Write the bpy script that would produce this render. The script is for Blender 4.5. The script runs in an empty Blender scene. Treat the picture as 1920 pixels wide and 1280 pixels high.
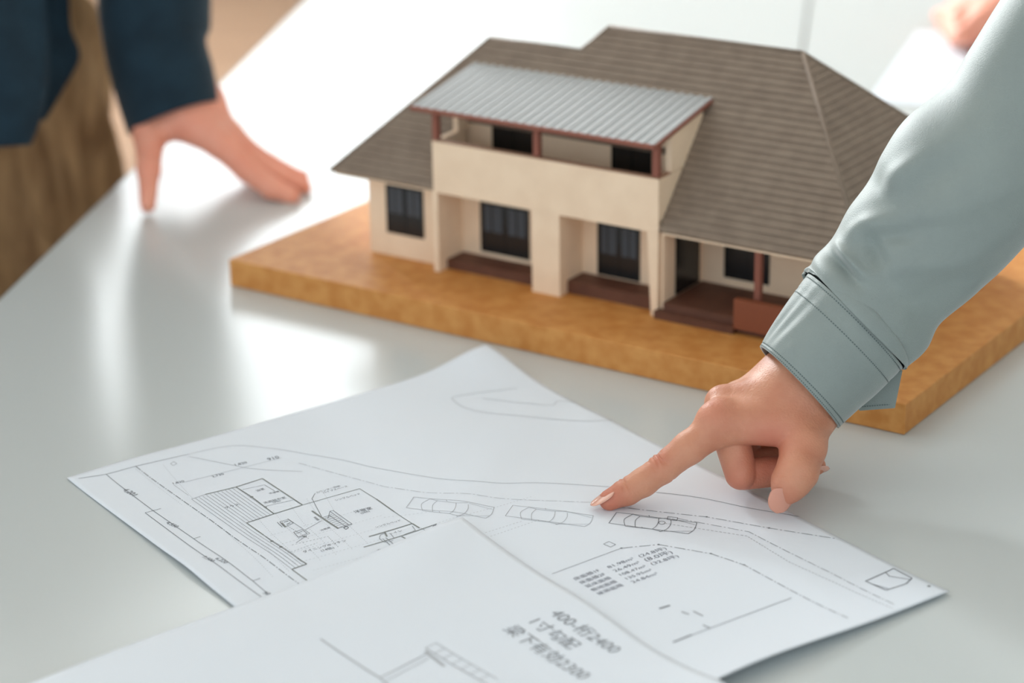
import bpy, math, random
import numpy as np
from mathutils import Vector, Matrix

SC = bpy.context.scene
COL = SC.collection
random.seed(4); RNG = np.random.default_rng(4)

# ------------------------------------------------------------------ camera
FPX = 4464.4                       # focal length in pixels of the 1920x1280 frame
PITCH, ROLL, YAW = math.radians(20.63), math.radians(-0.918), math.radians(-33.92)
CAM = np.array([0.0, 0.0, 0.53])   # camera stands 53 cm above the table top (z = 0)
_cp, _sp, _cr, _sr = math.cos(PITCH), math.sin(PITCH), math.cos(ROLL), math.sin(ROLL)
_r = np.array([1., 0, 0]); _u = np.array([0, _sp, _cp]); _b = np.array([0, -_cp, _sp])
CR, CU, CB = _cr*_r + _sr*_u, -_sr*_r + _cr*_u, _b
def ray(p): return (CR*(p[0]-960) - CU*(p[1]-640))/FPX - CB
def atd(p, depth): return CAM + ray(p)*depth
def onz(p, z=0.0):
    d = ray(p); return CAM + d*((z-CAM[2])/d[2])
cd = bpy.data.cameras.new('camera'); cam = bpy.data.objects.new('camera', cd); COL.objects.link(cam)
m3 = Matrix((CR, CU, CB)).transposed()
cam.matrix_world = Matrix.Translation(CAM) @ m3.to_4x4()
cd.sensor_width = 36.0; cd.lens = FPX*36/1920; cd.clip_start = 0.02; cd.clip_end = 60
cd.dof.use_dof = True; cd.dof.focus_distance = 1.262; cd.dof.aperture_fstop = 4.8; cd.dof.aperture_blades = 0
SC.camera = cam

# ------------------------------------------------------------------ light
SC.view_settings.view_transform = 'Standard'; SC.view_settings.look = 'None'
SC.view_settings.gamma = 1.0; SC.view_settings.use_curve_mapping = False
SC.view_settings.exposure = 0.12
wd = bpy.data.worlds.new('world'); SC.world = wd; wd.use_nodes = True
bg = wd.node_tree.nodes['Background']; bg.inputs[0].default_value = (0.87, 0.955, 1.0, 1); bg.inputs[1].default_value = 1.18
def window_light(name, loc, rot, sx, sy, power, color=(1, 1, 1)):
    l = bpy.data.lights.new(name, 'AREA'); l.shape = 'RECTANGLE'; l.size = sx; l.size_y = sy; l.energy = power; l.color = color
    o = bpy.data.objects.new(name, l); COL.objects.link(o); o.location = loc; o.rotation_euler = rot; return o
WALL_Y, TABLE_H = 6.3, 0.72
WINS = [(-3.6, -2.1, 1.0, 3.1), (-1.3, 0.10, 0.95, 2.95)]      # the two windows in the far wall: x span, z span
for i, (a, b, WZ0, WZ1) in enumerate(WINS):
    window_light('window_daylight', ((a+b)/2, WALL_Y+0.12, (WZ0+WZ1)/2), (math.radians(-90), 0, 0), b-a, WZ1-WZ0, (700, 34)[i], (0.95, 0.985, 1.0))

# ------------------------------------------------------------------ materials
def lin(c):
    c = np.array(c)/255.0
    return tuple(np.where(c <= .04045, c/12.92, ((c+.055)/1.055)**2.4)) + (1.0,)
MATS = {}
def mat(name, rgb, rough=.6, spec=.4, rgb2=None, nscale=30., detail=4., bump=0., bscale=200., metal=0., sss=0., sheen=0., stretch=None, contrast=(.35, .65), coat=0., attr=None, attr_rgb=None):
    if name in MATS: return MATS[name]
    m = bpy.data.materials.new(name); m.use_nodes = True; nt = m.node_tree; N = nt.nodes; L = nt.links
    p = N['Principled BSDF']; p.inputs['Base Color'].default_value = lin(rgb); p.inputs['Roughness'].default_value = rough
    p.inputs['Specular IOR Level'].default_value = spec; p.inputs['Metallic'].default_value = metal
    if sss: p.inputs['Subsurface Weight'].default_value = sss; p.inputs['Subsurface Radius'].default_value = (1, .35, .2); p.inputs['Subsurface Scale'].default_value = .006
    if sheen: p.inputs['Sheen Weight'].default_value = sheen; p.inputs['Sheen Roughness'].default_value = .4
    if coat: p.inputs['Coat Weight'].default_value = coat; p.inputs['Coat Roughness'].default_value = .1
    tc = N.new('ShaderNodeTexCoord'); vec = tc.outputs['Object']
    if stretch:
        mp = N.new('ShaderNodeMapping'); mp.inputs['Scale'].default_value = stretch; L.new(vec, mp.inputs['Vector']); vec = mp.outputs['Vector']
    out = None
    if rgb2:
        n = N.new('ShaderNodeTexNoise'); n.inputs['Scale'].default_value = nscale; n.inputs['Detail'].default_value = detail; L.new(vec, n.inputs['Vector'])
        r = N.new('ShaderNodeValToRGB'); r.color_ramp.elements[0].position = contrast[0]; r.color_ramp.elements[1].position = contrast[1]
        r.color_ramp.elements[0].color = lin(rgb); r.color_ramp.elements[1].color = lin(rgb2)
        L.new(n.outputs['Fac'], r.inputs['Fac']); out = r.outputs['Color']
    if attr:
        a = N.new('ShaderNodeAttribute'); a.attribute_name = attr
        mx = N.new('ShaderNodeMix'); mx.data_type = 'RGBA'
        L.new(a.outputs['Fac'], mx.inputs['Factor'])
        if out: L.new(out, mx.inputs[6])
        else: mx.inputs[6].default_value = lin(rgb)
        mx.inputs[7].default_value = lin(attr_rgb); out = mx.outputs[2]
    if out: L.new(out, p.inputs['Base Color'])
    if bump:
        n2 = N.new('ShaderNodeTexNoise'); n2.inputs['Scale'].default_value = bscale; n2.inputs['Detail'].default_value = 3; L.new(vec, n2.inputs['Vector'])
        bp = N.new('ShaderNodeBump'); bp.inputs['Strength'].default_value = bump; bp.inputs['Distance'].default_value = .001
        L.new(n2.outputs['Fac'], bp.inputs['Height']); L.new(bp.outputs['Normal'], p.inputs['Normal'])
    MATS[name] = m; return m
M_TABLE = mat('white_laminate', (204, 210, 210), .22, .5)
M_EDGE = mat('table_edge_band', (96, 94, 90), .7)
M_STEEL = mat('table_steel', (150, 152, 154), .35, metal=.8)
M_FLOOR = mat('floor_wood', (152, 122, 97), .45, .4, (136, 106, 82), 2.2, 5, stretch=(1, 9, 1))
M_WALLP = mat('wall_paint', (226, 226, 222), .8, rgb2=(220, 220, 216), nscale=6)
M_WFRAME = mat('window_frame_white', (232, 233, 233), .4)
M_PAPER = mat('paper_white', (228, 235, 243), .75, .25, bump=.05, bscale=900)
M_INK = mat('ink_grey', (120, 124, 130), .8, .2)
M_INKL = mat('ink_pale', (184, 188, 193), .8, .2)
M_INKD = mat('ink_dark', (58, 61, 66), .8, .2)
M_MDF = mat('fibreboard', (214, 152, 84), .55, .35, (197, 130, 63), 95, 6, bump=.3, bscale=600)
M_WALL = mat('model_wall_card', (246, 220, 191), .7, .3, (240, 213, 184), 60)
M_ROOF = mat('model_roof_brown', (138, 122, 107), .6, .35, (128, 112, 98), 90)
M_CANOPY = mat('model_canopy_grey', (158, 161, 162), .45, .4)
M_CANRIB = mat('model_canopy_rib', (180, 182, 182), .45, .4)
M_TRIM = mat('model_trim_redbrown', (140, 84, 68), .6)
M_CAP = mat('model_cap_tan', (168, 128, 104), .6)
M_DECK = mat('model_deck_brown', (104, 66, 50), .6, rgb2=(92, 57, 43), nscale=80)
M_GLASS = mat('model_window_dark', (26, 27, 28), .25, .5)
M_STRIP = mat('model_strip_grey', (74, 78, 84), .7)
M_SKIN = mat('skin_light', (208, 148, 118), .47, .45, (197, 132, 103), 60, 5, bump=.32, bscale=800, sss=.18, attr='blush', attr_rgb=(198, 108, 90))
M_SKINB = mat('skin_warm', (238, 168, 144), .5, .4, (232, 156, 132), 40, 4, sss=.15)
M_NAIL = mat('nail_pink', (226, 166, 146), .2, .55, sss=.15, coat=.6)
M_SHIRT = mat('workwear_greygreen', (142, 152, 148), .52, .35, (136, 146, 143), 25, 3, bump=.3, bscale=1600, sheen=.5)
M_THREAD = mat('thread_dark', (96, 108, 108), .8)
M_NAVY = mat('jacket_navy', (26, 50, 64), .8, .25, (20, 41, 54), 40, 4, bump=.3, bscale=700, sheen=.15)
M_KHAKI = mat('trousers_brown', (172, 142, 104), .85, .2, (128, 101, 72), 26, 4, bump=.3, bscale=500, stretch=(3, 3, .5))  # stretched noise paints upright fold shadows into the brown
M_SHOE = mat('shoe_leather', (52, 40, 32), .4)
M_HAIR = mat('hair_black', (24, 21, 20), .5, bump=.5, bscale=90)
M_GREYTR = mat('trousers_grey', (88, 94, 96), .8)
M_WHITE = mat('shirt_white', (226, 228, 230), .8)

# ------------------------------------------------------------------ helpers
def mesh_obj(name, verts, faces, material, parent=None, smooth=False):
    me = bpy.data.meshes.new(name); me.from_pydata([tuple(map(float, v)) for v in verts], [], [tuple(map(int, f)) for f in faces]); me.update()
    if material: me.materials.append(material)
    if smooth: me.polygons.foreach_set('use_smooth', [True]*len(me.polygons))
    o = bpy.data.objects.new(name, me); COL.objects.link(o)
    if parent: o.parent = parent
    return o
def empty(name, loc=(0, 0, 0), rz=0.0, parent=None):
    o = bpy.data.objects.new(name, None); COL.objects.link(o); o.location = loc; o.rotation_euler = (0, 0, rz); o.empty_display_size = .05
    if parent: o.parent = parent
    return o
def tag(o, label=None, cat=None, group=None, kind=None):
    if label: o['label'] = label
    if cat: o['category'] = cat
    if group: o['group'] = group
    if kind: o['kind'] = kind
    return o
BF = [(0, 3, 2, 1), (4, 5, 6, 7), (0, 1, 5, 4), (1, 2, 6, 5), (2, 3, 7, 6), (3, 0, 4, 7)]
def box_v(a, b, c, d, e, f): return [(a, c, e), (b, c, e), (b, d, e), (a, d, e), (a, c, f), (b, c, f), (b, d, f), (a, d, f)]
def boxes(name, lst, material, parent=None):
    V, F = [], []
    for q in lst:
        n = len(V); V += box_v(*q); F += [tuple(i+n for i in f) for f in BF]
    return mesh_obj(name, V, F, material, parent)
def bevel(o, w, seg=2):
    md = o.modifiers.new('bevel', 'BEVEL'); md.width = w; md.segments = seg; md.limit_method = 'ANGLE'; return o

# ---- signed-distance modelling for bodies: tapered limbs blended into one continuous skin
class Field:
    def __init__(s, lo, hi, h):
        s.h = h; s.lo = np.array(lo, np.float32); n = np.ceil((np.array(hi)-np.array(lo))/h).astype(int)+1
        s.ax = [(s.lo[i]+h*np.arange(n[i])).astype(np.float32) for i in range(3)]
        s.F = np.full(n, 9.0, np.float32)
    def sub(s, pts, m):
        pts = np.array(pts); a, b = pts.min(0)-m, pts.max(0)+m; sl = []
        for i in range(3):
            i0 = int(max(0, math.floor((a[i]-s.lo[i])/s.h))); i1 = int(min(len(s.ax[i]), math.ceil((b[i]-s.lo[i])/s.h)+1)); sl.append(slice(i0, max(i1, i0)))
        X = np.meshgrid(*[s.ax[i][sl[i]] for i in range(3)], indexing='ij', sparse=True)
        return tuple(sl), X
    @staticmethod
    def cone(X, a, ra, b, rb, flat=None):
        ab = np.array(b)-np.array(a); L2 = float(ab@ab)+1e-9
        px, py, pz = X[0]-a[0], X[1]-a[1], X[2]-a[2]
        t = np.clip((px*ab[0]+py*ab[1]+pz*ab[2])/L2, 0, 1)
        dx, dy, dz = px-t*ab[0], py-t*ab[1], pz-t*ab[2]
        d2 = dx*dx+dy*dy+dz*dz
        if flat is not None:                       # squash along a direction: factor > 1 thins the limb
            n, k = flat; q = dx*n[0]+dy*n[1]+dz*n[2]; d2 = d2+(k*k-1)*q*q
        return np.sqrt(d2)-(ra+t*(rb-ra))
    def chain(s, pts, rad, k=.3, root=None, kroot=None, sig=1.0, flat=None, kin=0.0):
        pts = [np.array(p, float) for p in pts]
        sl, X = s.sub(pts, max(rad)+max(k, kroot or 0)+2*s.h+.2*max(rad)); d = None
        for i in range(len(pts)-1):
            c = s.cone(X, pts[i], rad[i], pts[i+1], rad[i+1], flat)
            d = c if d is None else (np.minimum(d, c) if not kin else smin(d, c, kin))
        kk = k
        if root is not None:
            q = (X[0]-root[0])**2+(X[1]-root[1])**2+(X[2]-root[2])**2
            kk = k+(kroot-k)*np.exp(-q/sig**2)
        s.F[sl] = smin(s.F[sl], d, kk)
    def groove(s, p, axis, side, offs, amp, w, reach):
        """shallow skin folds across a finger at p, on the side the vector points to"""
        sl, X = s.sub([p], reach*1.4)
        dx, dy, dz = X[0]-p[0], X[1]-p[1], X[2]-p[2]
        t = dx*axis[0]+dy*axis[1]+dz*axis[2]; q = dx*side[0]+dy*side[1]+dz*side[2]
        msk = 1/(1+np.exp(-(q-.12*reach)/(.12*reach)))*np.exp(-((t)/reach)**4)
        g = 0
        for o, am in offs: g = g+am*np.exp(-((t-o-.10*np.sin(q*5+o*9))/w)**2)
        s.F[sl] += (amp*g*msk).astype(np.float32)
    def mesh(s, smooth=2, lam=.5):
        F = s.F; ins = F < 0; n = F.shape
        c = np.zeros(tuple(k-1 for k in n), np.int8)
        for i in (0, 1):
            for j in (0, 1):
                for k in (0, 1): c += ins[i:n[0]-1+i, j:n[1]-1+j, k:n[2]-1+k]
        act = np.argwhere((c > 0) & (c < 8)); idx = np.full(c.shape, -1, np.int32); idx[tuple(act.T)] = np.arange(len(act))
        S = np.zeros((len(act), 3)); cnt = np.zeros(len(act))
        corner = [(i, j, k) for i in (0, 1) for j in (0, 1) for k in (0, 1)]
        for a in corner:
            for ax in range(3):
                if a[ax]: continue
                b = list(a); b[ax] = 1
                fa = F[tuple((act+a).T)]; fb = F[tuple((act+b).T)]; m = (fa < 0) != (fb < 0)
                t = np.where(m, fa/np.where(m, fa-fb, 1), 0)
                P = act+np.array(a, float); P[:, ax] += t; S += P*m[:, None]; cnt += m
        V = S/cnt[:, None]; faces = []
        for ax in range(3):
            sl0 = [slice(None)]*3; sl1 = [slice(None)]*3; sl0[ax] = slice(0, -1); sl1[ax] = slice(1, None)
            ch = ins[tuple(sl0)] != ins[tuple(sl1)]; e = np.argwhere(ch); o1, o2 = (ax+1) % 3, (ax+2) % 3
            e = e[(e[:, o1] > 0) & (e[:, o2] > 0) & (e[:, o1] < n[o1]-1) & (e[:, o2] < n[o2]-1)]
            q = []
            for d1, d2 in ((1, 1), (0, 1), (0, 0), (1, 0)):
                f = e.copy(); f[:, o1] -= d1; f[:, o2] -= d2; q.append(idx[tuple(f.T)])
            q = np.stack(q, 1); flip = ~ins[tuple(e.T)]; q[flip] = q[flip][:, ::-1]; faces.append(q)
        faces = np.concatenate(faces); faces = faces[(faces >= 0).all(1)]
        E = np.concatenate([faces[:, [0, 1]], faces[:, [1, 2]], faces[:, [2, 3]], faces[:, [3, 0]]])
        for _ in range(smooth):
            A = np.zeros_like(V); k = np.zeros(len(V))
            for i, j in ((0, 1), (1, 0)):
                np.add.at(A, E[:, i], V[E[:, j]]); np.add.at(k, E[:, i], 1)
            V = V+lam*(A/np.maximum(k, 1)[:, None]-V)
        return V*s.h+s.lo, faces
def smin(a, b, k):
    h = np.clip(.5+.5*(b-a)/np.maximum(k, 1e-4), 0, 1)
    return (b+(a-b)*h-k*h*(1-h)).astype(np.float32)
def np_mesh(name, parts, material, parent=None, attr=None, smooth=True):
    """parts: list of (verts in metres, quads); joined into one mesh object"""
    V = np.concatenate([p[0] for p in parts]); off = 0; Fs = []
    for v, f in parts: Fs.append(f+off); off += len(v)
    Fq = np.concatenate(Fs)
    me = bpy.data.meshes.new(name); me.vertices.add(len(V)); me.vertices.foreach_set('co', V.astype(np.float32).ravel())
    me.loops.add(Fq.size); me.loops.foreach_set('vertex_index', Fq.astype(np.int32).ravel())
    me.polygons.add(len(Fq)); me.polygons.foreach_set('loop_start', np.arange(0, Fq.size, 4, dtype=np.int32)); me.polygons.foreach_set('loop_total', np.full(len(Fq), 4, np.int32))
    me.update(calc_edges=True); me.validate()
    me.polygons.foreach_set('use_smooth', [smooth]*len(me.polygons))
    if attr is not None:
        a = me.attributes.new('blush', 'FLOAT', 'POINT'); a.data.foreach_set('value', np.clip(attr(V), 0, 1).astype(np.float32))
    me.materials.append(material); o = bpy.data.objects.new(name, me); COL.objects.link(o)
    if parent: o.parent = parent
    return o
def tube(name, rings, material, parent, nseg=72, disp=None, thick=0.0, close=False):
    """rings: (centre, half-width vector, half-depth vector) in metres"""
    V = []; n = len(rings)
    rs = rings if not thick else rings+[(c, a*(1-thick/np.linalg.norm(a)), b*(1-thick/np.linalg.norm(b))) for c, a, b in rings[::-1]]
    for i, (c, a, b) in enumerate(rs):
        ii = i if i < n else 2*n-1-i
        for j in range(nseg):
            th = 2*math.pi*j/nseg; k = 1.0
            if disp: k += disp(ii/(n-1), th)
            V.append(c+(a*math.cos(th)+b*math.sin(th))*k)
    F = []
    for i in range(len(rs)-1):
        for j in range(nseg): F.append((i*nseg+j, i*nseg+(j+1) % nseg, (i+1)*nseg+(j+1) % nseg, (i+1)*nseg+j))
    if thick:
        i = len(rs)-1
        for j in range(nseg): F.append((i*nseg+j, i*nseg+(j+1) % nseg, (j+1) % nseg, j))
    if close: F.append(tuple(range(nseg))[::-1]); F.append(tuple((len(rs)-1)*nseg+j for j in range(nseg)))
    return mesh_obj(name, V, F, material, parent, True)
def resample(rings, n):
    """smooth (Catmull-Rom) resampling of an arbitrary list of numeric rows"""
    A = np.array(rings, float); m = len(A); out = []
    for t in np.linspace(0, m-1, n):
        i = min(int(t), m-2); f = t-i; p0, p1, p2, p3 = A[max(i-1, 0)], A[i], A[i+1], A[min(i+2, m-1)]
        out.append(.5*((2*p1)+(-p0+p2)*f+(2*p0-5*p1+4*p2-p3)*f*f+(-p0+3*p1-3*p2+p3)*f**3))
    return np.array(out)
def nrm(v): v = np.array(v, float); return v/np.linalg.norm(v)

# ================================================================== SETTING
FZ = -TABLE_H
nb = 26
fl = boxes('floor', [(-7, 4, -2.5, WALL_Y+.2, FZ-.1, FZ)], M_FLOOR); tag(fl, kind='structure')
for i in range(68):      # floor boards, laid across the room
    y0 = -2.4+i*.13
    if y0 < WALL_Y-.15: boxes('floor_board', [(-6.95, 3.95, y0+.0015, y0+.1285, FZ, FZ+.004)], M_FLOOR, fl)
xs = [-7.0]+[v for w in WINS for v in w[:2]]+[4.0]
wl = [(xs[i], xs[i+1], WALL_Y, WALL_Y+.2, FZ, 3.4) for i in (0, 2, 4)]+[(a, b, WALL_Y, WALL_Y+.2, FZ, z0) for a, b, z0, z1_ in WINS]+[(a, b, WALL_Y, WALL_Y+.2, z1_, 3.4) for a, b, z0, z1_ in WINS]
tag(boxes('wall_back', wl, M_WALLP), kind='structure')
tag(boxes('wall_right', [(3.4, 3.6, -2.5, WALL_Y+.2, FZ, 3.4)], M_WALLP), kind='structure')
tag(boxes('ceiling', [(-7, 3.6, -2.5, WALL_Y+.2, 3.4, 3.5)], M_WALLP), kind='structure')
tag(boxes('baseboard_back', [(-7, 4, WALL_Y-.015, WALL_Y, FZ, FZ+.08)], M_WFRAME), kind='structure')
for i, (a, b, WZ0, WZ1) in enumerate(WINS):
    w = tag(boxes('window_%d' % (i+1), [(a, b, WALL_Y+.04, WALL_Y+.1, WZ0, WZ0+.05), (a, b, WALL_Y+.04, WALL_Y+.1, WZ1-.05, WZ1), (a, a+.05, WALL_Y+.04, WALL_Y+.1, WZ0, WZ1), (b-.05, b, WALL_Y+.04, WALL_Y+.1, WZ0, WZ1)], M_WFRAME), kind='structure')
    boxes('window_sill', [(a-.05, b+.05, WALL_Y-.06, WALL_Y+.04, WZ0-.04, WZ0)], M_WFRAME, w)

# ---- two white meeting tables pushed together
ED = nrm(onz((577, 0))-onz((9, 553)))             # direction of the long left edge
EP = np.array([ED[1], -ED[0], 0.0])               # across the table, to the right
E0 = onz((9, 553)); E0[2] = 0
def table(name, o0, along0, along1, width, label):
    t = empty(name, (0, 0, FZ))
    V = []
    for z in (-.025, 0.0):
        for a, w in ((along0, 0), (along0, width), (along1, width), (along1, 0)): V.append(tuple(o0+ED*a+EP*w+np.array([0, 0, z+TABLE_H])))
    top = mesh_obj('table_top', V, BF, M_TABLE, t)
    for a in (along0+.06, along1-.06):
        for w in (.06, width-.06):
            c = o0+ED*a+EP*w
            boxes('leg', [(c[0]-.02, c[0]+.02, c[1]-.02, c[1]+.02, 0.0, TABLE_H-.025)], M_STEEL, t)
    for w in (-.002,):
        V = []
        for z in (-.02, -.001):
            for a, ww in ((along0, w), (along0, 0), (along1, 0), (along1, w)): V.append(tuple(o0+ED*a+EP*ww+np.array([0, 0, z+TABLE_H])))
        mesh_obj('edge_strip', V, BF, M_EDGE, t)
    tag(t, label, 'table'); return t
SEAM = float(np.dot(onz((1512, 70))-E0, EP))
table('meeting_table', E0, -1.25, 1.55, SEAM-.0035, 'white meeting table under the building plans and the left half of the house model')
table('meeting_table', E0+EP*(SEAM-.0005), -1.25, 1.55, .36, 'white meeting table beyond the pale joint, under the right half of the house model')

# ================================================================== HOUSE MODEL (local axes: u along the front, v to the back, w up, in cm)
O = onz((432, 536)); S_ = .01
hm = empty('house_model', tuple(O), YAW); tag(hm, 'brown-roofed beige model house with grey canopy balcony on a fibreboard base', 'house model')
def hb(name, q, material, parent=hm, bev=0.0):
    q = q if isinstance(q, list) else [q]
    o = boxes(name, [tuple(x*S_ for x in b) for b in q], material, parent)
    if bev: bevel(o, bev*S_)
    return o
T = 1.9
hb('base_board', (0, 49.65, 0, 31, .03, T), M_MDF, bev=.06)
# walls
wl_left = hb('left_wing_wall', (7.15, 13.3, 6.4, 19, T, 7.35), M_WALL)
wl_mid = hb('recess_back_wall', (13.3, 30.0, 8.0, 19, T, 7.4), M_WALL)
wl_up = hb('balcony_back_wall', (13.5, 30.3, 8.9, 11.2, 8.2, 13.75), M_WALL)
wl_por = hb('porch_back_wall', (30.6, 43.0, 10.3, 24.8, T, 7.35), M_WALL)
wl_side = hb('porch_side_wall', (30.0, 30.65, 5.75, 10.3, T, 7.4), M_WALL)
hb('fin_wall', (13.3, 13.7, 5.2, 8.0, T, 7.4), M_WALL)
hb('pillar', (21.05, 23.15, 5.2, 8.0, T, 7.4), M_WALL)
def taper(name, u0t, u1t, u0b, u1b, v0, v1, w0, w1, m):
    V = [(u0b, v0, w0), (u1b, v0, w0), (u1b, v1, w0), (u0b, v1, w0), (u0t, v0, w1), (u1t, v0, w1), (u1t, v1, w1), (u0t, v1, w1)]
    return mesh_obj(name, [tuple(x*S_ for x in p) for p in V], BF, m, hm)
taper('fin_wall', 29.6, 30.4, 29.9, 30.35, 5.2, 5.75, T, 7.4, M_WALL)
slab = hb('balcony_slab', (13.4, 30.4, 5.25, 8.9, 7.4, 8.2), M_WALL)
hb('parapet', [(13.4, 30.4, 5.2, 5.55, 7.38, 10.85)], M_WALL)
hb('parapet', [(13.4, 13.75, 5.55, 8.6, 7.38, 10.85)], M_WALL)
hb('parapet', [(30.05, 30.4, 5.55, 8.6, 7.38, 10.85)], M_WALL)
hb('parapet_cap', (13.36, 30.44, 5.16, 5.6, 10.85, 10.92), M_CAP)
hb('parapet_cap', (13.36, 13.8, 5.6, 8.0, 10.85, 10.92), M_WALL)
hb('parapet_cap', (30.0, 30.44, 5.6, 6.7, 10.85, 10.92), M_CAP)
# canopy
def can_w(v): return 13.12+(v-4.7)*.214
for u0, u1, va in ((13.42, 13.8, 7.6), (30.02, 30.42, 6.7)):
    V = []
    for u in (u0, u1): V += [(u, va, 10.9), (u, 10.6, 10.9), (u, 10.6, can_w(10.6)-.22), (u, va, can_w(va)-.22)]
    mesh_obj('cheek_wall', [tuple(x*S_ for x in p) for p in V], [(0, 1, 2, 3), (7, 6, 5, 4), (0, 4, 5, 1), (1, 5, 6, 2), (2, 6, 7, 3), (3, 7, 4, 0)], M_WALL, hm)
def slope_box(name, u0, u1, v0, v1, wf, t0, t1, m, parent, skew=0.0):
    V = []
    for t in (t0, t1): V += [(u0, v0, wf(v0)+t), (u1, v0, wf(v0)+t), (u1+skew, v1, wf(v1)+t), (u0+skew, v1, wf(v1)+t)]
    return mesh_obj(name, [tuple(x*S_ for x in p) for p in V], BF, m, parent)
can = slope_box('canopy_roof', 12.2, 30.35, 4.7, 11.75, can_w, -.2, 0, M_CANOPY, hm, .3)
for k in range(27):
    u = 12.35+k*.682
    slope_box('standing_seam', u, u+.17, 4.68, 11.7, can_w, 0, .05, M_CANRIB, can, .3)
slope_box('canopy_fascia', 12.15, 30.4, 4.62, 4.75, can_w, -.24, .02, M_TRIM, hm)
slope_box('canopy_fascia', 30.35, 30.47, 4.7, 11.3, can_w, -.24, .0, M_TRIM, hm, .25)
for u in (13.45, 21.25, 29.95): hb('canopy_post', (u, u+.42, 5.18, 5.56, 10.98, 13.0), M_TRIM)
# decks, porch
hb('recess_deck', (13.7, 21.05, 6.1, 8.0, T, 2.55), M_DECK)
hb('recess_deck', (23.15, 29.9, 6.1, 8.0, T, 2.75), M_DECK)
pd = hb('porch_deck', (30.7, 43.5, 5.35, 10.3, T, 2.85), M_DECK)
hb('porch_step', (30.3, 35.9, 4.85, 5.6, T, 2.4), M_DECK)
hb('planter_wall', (35.9, 40.2, 4.9, 5.35, T+.4, 4.2), mat('model_planter_brown', (134, 74, 48), .6))
hb('porch_post', (36.9, 37.3, 5.6, 6.0, 2.85, 7.4), M_TRIM)
hb('gutter_pipe', (30.45, 30.62, 5.5, 5.7, T, 7.4), M_WALL)
# windows
def hwin(u0, u1, w0, w1, v, parent, strips=True):
    f = .1
    o = hb('window', [(u0-f, u1+f, v-.08, v, w0-f, w0), (u0-f, u1+f, v-.08, v, w1, w1+f), (u0-f, u0, v-.08, v, w0, w1), (u1, u1+f, v-.08, v, w0, w1), ((u0+u1)/2-.04, (u0+u1)/2+.04, v-.07, v, w0, w1)], M_GLASS, parent)
    hb('pane', (u0, (u0+u1)/2-.04, v-.03, v+.0, w0, w1), M_GLASS, parent); hb('pane', ((u0+u1)/2+.04, u1, v-.03, v+.0, w0, w1), M_GLASS, parent)
    if strips:
        wm = w0+(w1-w0)*.42; d = (u1-u0)
        for a, b in ((.06, .2), (.24, .44), (.58, .74), (.78, .94)): hb('grey_strip', (u0+a*d, u0+b*d, v-.06, v-.03, wm, w1-.1), M_STRIP, parent)  # grey upright strips over the upper part of the panes
hwin(8.75, 11.6, 3.63, 6.82, 6.4, wl_left)
hwin(15.3, 18.95, 2.95, 6.2, 8.0, wl_mid)
hwin(24.4, 27.35, 2.95, 6.28, 8.0, wl_mid)
hwin(15.75, 18.7, 8.3, 11.5, 8.9, wl_up, False)
hwin(24.9, 27.65, 8.3, 11.45, 8.9, wl_up, False)
hwin(32.4, 35.4, 3.5, 5.5, 10.3, wl_por, False)
hb('door', (30.65, 30.72, 6.9, 9.9, 2.9, 6.9), M_GLASS, wl_side)
# roof: each lapped course is its own strip
Z0, Z1, ZL = 7.55, 17.45, 15.97
def P3(u, v, w): return np.array([u, v, w], float)
def course(a, b, c, d, parent, name='roof_course'):
    """a-b lower edge, d-c upper edge (cm)"""
    n = nrm(np.cross(b-a, d-a)); UNDER.setdefault(parent.name, []).append([p-n*.12 for p in (a, b, c, d)]+[p-n*.2 for p in (a, b, c, d)]); V = [a+n*.10, b+n*.10, c+n*.03, d+n*.03, a-n*.1, b-n*.1, c-n*.1, d-n*.1]
    return mesh_obj(name, [p*S_ for p in V], [(0, 1, 2, 3), (7, 6, 5, 4), (0, 4, 5, 1), (1, 5, 6, 2), (2, 6, 7, 3), (3, 7, 4, 0)], M_ROOF, parent)
def fw(v): return Z0+(v-5.2)*1.1
SOF = hb('soffit', [(5.2, 13.3, 5.35, 20.3, 7.3, 7.45), (30.6, 44.2, 5.35, 26.1, 7.3, 7.45), (13.3, 30.6, 11.3, 20.3, 7.4, 7.45)], M_WALL)
UNDER = {}
front = mesh_obj('front_roof_slope', [], [], M_ROOF, hm); right = mesh_obj('right_roof_slope', [], [], M_ROOF, hm)
left = mesh_obj('left_roof_slope', [], [], M_ROOF, hm); back = mesh_obj('back_roof_slope', [], [], M_ROOF, hm)
def uL(v): return 4.9+(v-5.2)*8.0/7.7 if v <= 12.85 else 20.0+(v-12.9)*1.4/1.3
def uR(v): return 44.5-(v-5.2)*9.1/9.0
vs = list(5.2+np.arange(23)*(7.7/22))+list(12.9+np.arange(1, 5)*.325)
for i in range(len(vs)-1):
    a, b = vs[i], vs[i+1]; segs = []
    la, lb = uL(a+1e-6) if a < 12.8 else 20.0+(a-12.9)*1.4/1.3, uL(b-1e-6) if b < 12.95 else 20.0+(b-12.9)*1.4/1.3
    if i == 21: lb = 12.9
    ra, rb = uR(a), uR(b)
    if b <= 9.0: segs = [(la, 13.35, 13.35, lb), (30.45, ra, rb, 30.45)]
    else: segs = [(la, ra, rb, lb)]
    for s in segs: course(P3(s[0], a, fw(a)), P3(s[1], a, fw(a)), P3(s[2], b, fw(b)), P3(s[3], b, fw(b)), front)
NT = 26
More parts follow.
